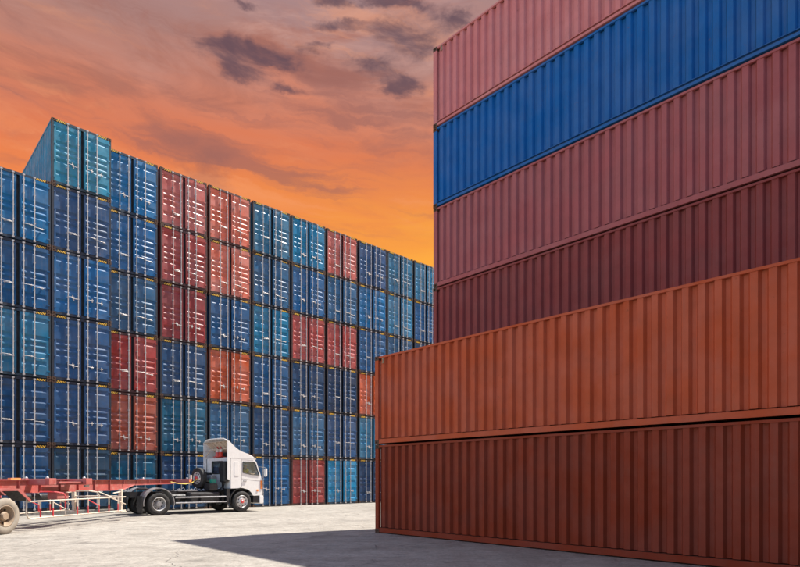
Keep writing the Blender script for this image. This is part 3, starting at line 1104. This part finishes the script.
# traffic cones on the cab roof
for i, (x, y) in enumerate(((-.48, .30), (-.48, -.02))):
    p = tp + Vector((math.cos(TR), math.sin(TR), 0)) * x + tl * y + Vector((0, 0, 2.668))
    c = thing('traffic_cone', ['traffic cone on the cab roof, left one of the pair under the deflector', 'traffic cone on the cab roof, right one of the pair under the deflector'][i], 'traffic cone', p, TR + .3 * i, 'traffic cones carried on the cab roof')
    MB().box(-.16, .16, -.16, .16, 0, .04).build('base', cone_red, c)
    MB().lathe([(.13, .04), (.085, .26)], 20, (0, 0, 0), 'z').build('lower_cone', cone_red, c, smooth=True)
    MB().lathe([(.085, .26), (.060, .38)], 20, (0, 0, 0), 'z').build('reflective_band', white, c, smooth=True)
    MB().lathe([(.060, .38), (.028, .54), (.001, .545)], 20, (0, 0, 0), 'z').build('cone_tip', cone_red, c, smooth=True)

# driver
dp = tp + Vector((math.cos(TR), math.sin(TR), 0)) * .36 + tl * -.80 + Vector((0, 0, 1.60))


def skin_body(name, verts, edges, radii, m, parent=None, loc=(0, 0, 0), rz=0):
    me = bpy.data.meshes.new(name)
    me.from_pydata(verts, edges, [])
    me.materials.append(m)
    o = obj(name, me, parent, loc, rz)
    s = o.modifiers.new('skin', 'SKIN')
    for i, r in enumerate(radii):
        rr = r if isinstance(r, tuple) else (r, r)
        me.skin_vertices[0].data[i].radius = rr
    me.skin_vertices[0].data[0].use_root = True
    o.modifiers.new('sub', 'SUBSURF').levels = 2
    o.modifiers['sub'].render_levels = 2
    s.use_smooth_shade = True
    return o


# a layer of skin data is needed first
def ensure_skin(me):
    if not me.skin_vertices:
        import bmesh
        bm = bmesh.new()
        bm.from_mesh(me)
        bm.verts.layers.skin.verify()
        bm.to_mesh(me)
        bm.free()


def figure(name, verts, edges, radii, m, parent=None, loc=(0, 0, 0), rz=0):
    me = bpy.data.meshes.new(name)
    me.from_pydata(verts, edges, [])
    ensure_skin(me)
    me.materials.append(m)
    for i, r in enumerate(radii):
        me.skin_vertices[0].data[i].radius = r if isinstance(r, tuple) else (r, r)
    me.skin_vertices[0].data[0].use_root = True
    o = obj(name, me, parent, loc, rz)
    s = o.modifiers.new('skin', 'SKIN')
    s.use_smooth_shade = True
    sb = o.modifiers.new('sub', 'SUBSURF')
    sb.levels = sb.render_levels = 2
    return o


person = thing('person', 'driver in a yellow top sitting at the wheel behind the cab window', 'person', dp, TR)
vb = [(0, 0, .08), (.0, 0, .28), (.02, 0, .46), (.03, 0, .55), (.05, 0, .62), (.06, 0, .72),
      (.02, -.18, .46), (.16, -.24, .24), (.36, -.16, .22), (.52, -.12, .26), (.02, .18, .46), (.16, .24, .24), (.36, .16, .22), (.52, .12, .26),
      (.20, -.10, .06), (.48, -.12, .06), (.50, -.12, -.28), (.20, .10, .06), (.48, .12, .06), (.50, .12, -.28)]
eb = [(0, 1), (1, 2), (2, 3), (3, 4), (4, 5), (2, 6), (6, 7), (7, 8), (8, 9), (2, 10), (10, 11), (11, 12), (12, 13), (0, 14), (14, 15), (15, 16), (0, 17), (17, 18), (18, 19)]
rb = [.15, .15, .14, .06, .085, .09, .075, .05, .04, .04, .075, .05, .04, .04, .09, .075, .055, .09, .075, .055]
figure('body', vb, eb, rb, skin_m, person)
figure('shirt', [(0, 0, .10), (0, 0, .28), (.02, 0, .45), (.02, -.18, .46), (.10, -.22, .33), (.02, .18, .46), (.10, .22, .33)], [(0, 1), (1, 2), (2, 3), (3, 4), (2, 5), (5, 6)], [.17, .17, .155, .09, .07, .09, .07], vest, person)
figure('trousers', [(0, 0, .08), (.20, -.10, .06), (.48, -.12, .06), (.50, -.12, -.28), (.20, .10, .06), (.48, .12, .06), (.50, .12, -.28)], [(0, 1), (1, 2), (2, 3), (0, 4), (4, 5), (5, 6)], [.165, .105, .09, .07, .105, .09, .07], dark_cloth, person)
figure('hair', [(.03, 0, .72), (.02, 0, .77)], [(0, 1)], [.10, .085], hair_m, person)

# ------------------------------------------------------------------ trailer (local x forward, -y = side towards the camera)
TT = R(82.9)
td = Vector((math.cos(TT), math.sin(TT), 0))
tn = Vector((math.sin(TT), -math.cos(TT), 0))            # to the near side
t0 = Vector((-11.28, 16.25, 0)) - tn * 1.22
trailer = thing('skeletal_trailer', 'empty red container trailer frame coupled to the white truck', 'trailer', t0, TT)
KP = 9.47
DT = 1.585                                             # deck height


def tx(px, lat=1.2):
    """distance along the trailer where its side at lateral offset lat shows at column px of the photograph"""
    k = (px - 400) / F
    o = t0 + tn * lat
    return (k * o.y - o.x) / (td.x - k * td.y)


def ibeam(y, x0, x1, z0a, z0b, ztop, mb):
    # web and flanges, bottom edge tapering from z0a (at x0) to z0b (at x1)
    mb.prism([(x0, z0a + .02), (x1, z0b + .02), (x1, ztop - .02), (x0, ztop - .02)], y - .008, y + .008)
    mb.prism([(x0, ztop - .02), (x1, ztop - .02), (x1, ztop), (x0, ztop)], y - .075, y + .075)
    mb.prism([(x0, z0a), (x1, z0b), (x1, z0b + .02), (x0, z0a + .02)], y - .075, y + .075)


for y in (-.48, .48):
    mb = MB()
    ibeam(y, -2.7, 6.7, 1.14, 1.14, DT - .02, mb)
    ibeam(y, 6.7, 7.5, 1.14, 1.33, DT - .02, mb)
    ibeam(y, 7.5, 11.0, 1.33, 1.37, DT - .02, mb)
    for x in [i * .9 - 2.2 for i in range(14)]:
        zb = 1.16 if x < 6.7 else 1.39
        mb.box(x, x + .012, y - .07, y + .07, zb, DT - .045)
    mb.build('main_beam', red_paint, trailer)
cm = MB()
for x in (.0, .9, 2.7, 4.6, 5.6, 6.6, 7.8, 8.8, 9.8):
    cm.box(x, x + .10, -.472, .472, 1.42, 1.53)
cm.build('cross_members', red_paint, trailer)
for x in (-2.55, tx(50) - .1, tx(87) - .12, 10.75):
    b_ = MB().box(x, x + .22, -1.20, 1.20, 1.40, DT + .004)
    o = b_.build('bolster', red_paint, trailer, bevel=.01)
    for s_ in (-1, 1):
        MB().box(x - .04, x + .28, s_ * 1.215 - .07, s_ * 1.215 + .07, 1.40, DT + .02).build('bolster_end', red_paint, o, bevel=.01)
        MB().lathe([(.05, 0), (.05, .03), (.025, .06), (.001, .062)], 12, (x + .11, s_ * 1.1, DT + .02), 'z').build('twist_lock', grey_steel, o)
# outer edge rails at the rear and a dark-shaded platform bay
MB().box(tx(17) - .25, tx(17) + .12, -1.22, -1.12, DT - .02, DT + .03).build('orange_reflector', orange_pl, trailer)
MB().box(2.4, 3.6, -1.12, -.56, 1.44, 1.50).build('side_shelf', red_paint, trailer)
MB().box(tx(64), tx(64) + .55, -.95, -.60, .92, 1.14).build('brake_chamber_box', red_paint, trailer, bevel=.02)
mb = MB()
for i in range(3):
    mb.lathe([(.001, -.25), (.11, -.25), (.12, -.2), (.12, .2), (.11, .25), (.001, .25)], 14, (2.4 + i * .8, .1, .98), 'x')
mb.build('air_reservoirs', black, trailer)
# fenders
for s_ in (-1, 1):
    a, b = sorted((s_ * 1.25, s_ * .62))
    fo = [(-2.6, .95), (-2.2, 1.30), (.58, 1.30), (1.04, .96)]
    mb = MB()
    for i in range(3):
        p, q = fo[i], fo[i + 1]
        mb.prism([(p[0], p[1]), (q[0], q[1]), (q[0], q[1] - .02), (p[0], p[1] - .02)], a, b)
    e = s_ * 1.25
    a2, b2 = sorted((e, e - s_ * .02))
    mb.prism([(-2.6, .95), (-2.2, 1.30), (.58, 1.30), (1.04, .96), (1.0, .90), (.54, 1.24), (-2.18, 1.24), (-2.56, .90)], a2 - .001, b2 + .001)
    mb.build('fender', red_paint, trailer)
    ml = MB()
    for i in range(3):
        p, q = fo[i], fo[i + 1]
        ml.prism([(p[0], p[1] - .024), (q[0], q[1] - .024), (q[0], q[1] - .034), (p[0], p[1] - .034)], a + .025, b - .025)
    ml.build('fender_shade', black, trailer)  # thin black sheet: the fender's underside shade put in as colour
    MB().box(.6, .9, *(sorted((s_ * .6, s_ * .5))), 1.1, 1.3).build('fender_bracket', red_paint, trailer)
# axles, springs and wheels
for x in (.15, -1.2):
    MB().tube([(x, -.95, .52), (x, .95, .52)], .075, 10).build('axle', black, trailer)
    for s_ in (-1, 1):
        wheel(trailer, x, s_ * 1.08, .52, .52, .27, 'drive', rubber_dusty, rim_dusty, 1 if s_ < 0 else -1)
        wheel(trailer, x, s_ * .76, .52, .52, .27, 'drive', rubber_dusty, rim_dusty, 1 if s_ < 0 else -1)
        MB().box(x - .5, x + .5, s_ * .48 - .04, s_ * .48 + .04, .60, .68).box(x - .06, x + .06, s_ * .48 - .05, s_ * .48 + .05, .68, 1.14).build('leaf_spring', black, trailer)
# side guards (both sides)
for s_ in (-1, 1):
    yy = s_ * 1.18
    g0, g1 = tx(28), tx(126)
    gd = MB().tube([(g0 - .02, yy, 1.02), (g0 - .05, yy, .55), (g0 + .02, yy, .42), (g0 + .14, yy, .385), (g1, yy, .385)], .022, 8).tube([(g0, yy, .90), (g1, yy, .90)], .022, 8)
    guard = gd.build('side_guard', rail_white, trailer)
    for i, px in enumerate((41, 53.6, 66, 78, 88.6, 99.4, 109.4, 118.5)):
        x = tx(px)
        if px in (66, 99.4):
            MB().tube([(x, yy, .64), (x, yy, 1.02), (x - .05, yy * .97, 1.12), (x - .28, yy * .85, 1.17), (x - .34, yy * .45, 1.17)], .022, 8).build('guard_hanger', rail_red if px == 66 else rail_white, guard)
            MB().tube([(x, yy, .39), (x, yy, .64)], .022, 8).build('guard_bar', rail_white if px == 66 else rail_red, guard)
        else:
            red = i % 2 == (0 if px > 60 else 1)
            MB().tube([(x, yy, .39), (x, yy, .66)], .022, 8).build('guard_bar', rail_red, guard)
            MB().tube([(x, yy, .66), (x, yy, .90)], .022, 8).build('guard_bar', rail_white, guard)
    for a_, b_ in (((tx(54), .84), (tx(66), .60)), ((tx(89), .86), (tx(100), .62)), ((tx(112), .88), (tx(126), .62))):
        MB().tube([(a_[0], yy, a_[1]), (b_[0], yy, b_[1])], .018, 6).build('guard_brace', rail_red if a_[0] == tx(89) else rail_white, guard)
    # landing leg
    lg = MB().box(g1 - .05, g1 + .05, s_ * .98 - .065, s_ * .98 + .065, .60, 1.20).box(g1 - .045, g1 + .055, s_ * .98 - .05, s_ * .98 + .05, .34, .60).box(g1 - .16, g1 + .18, s_ * .98 - .14, s_ * .98 + .14, .30, .345)
    lg.build('landing_leg', rail_white, trailer, bevel=.008)
    MB().tube([(g1, s_ * .95, .75), (g1 - .75, s_ * .5, 1.14)], .025, 6).tube([(g1 - .5, s_ * 1.0, 1.05), (g1, s_ * 1.0, 1.10)], .025, 6).build('leg_brace', rail_white, trailer)
MB().tube([(tx(126), -.95, .92), (tx(126), .95, .92)], .03, 8).build('leg_cross_shaft', rail_white, trailer)
# front end: lamps and red-white marker
MB().box(10.98, 11.02, -1.15, 1.15, 1.38, 1.58).build('front_plate', red_paint, trailer)
MB().box(10.72, 10.90, -1.30, -1.28, 1.46, 1.56).build('front_marker_lamp', orange_pl, trailer)
MB().box(10.99, 11.05, -1.26, -1.18, 1.30, 1.78).build('headboard_post', rail_white, trailer)
MB().box(10.985, 11.055, -1.265, -1.175, 1.44, 1.58).build('headboard_band', rail_red, trailer)
MB().box(tx(88) - .1, tx(88) + .1, -1.18, -1.10, 1.32, 1.38).build('marker_lamp', MATS['grey_steel'], trailer)
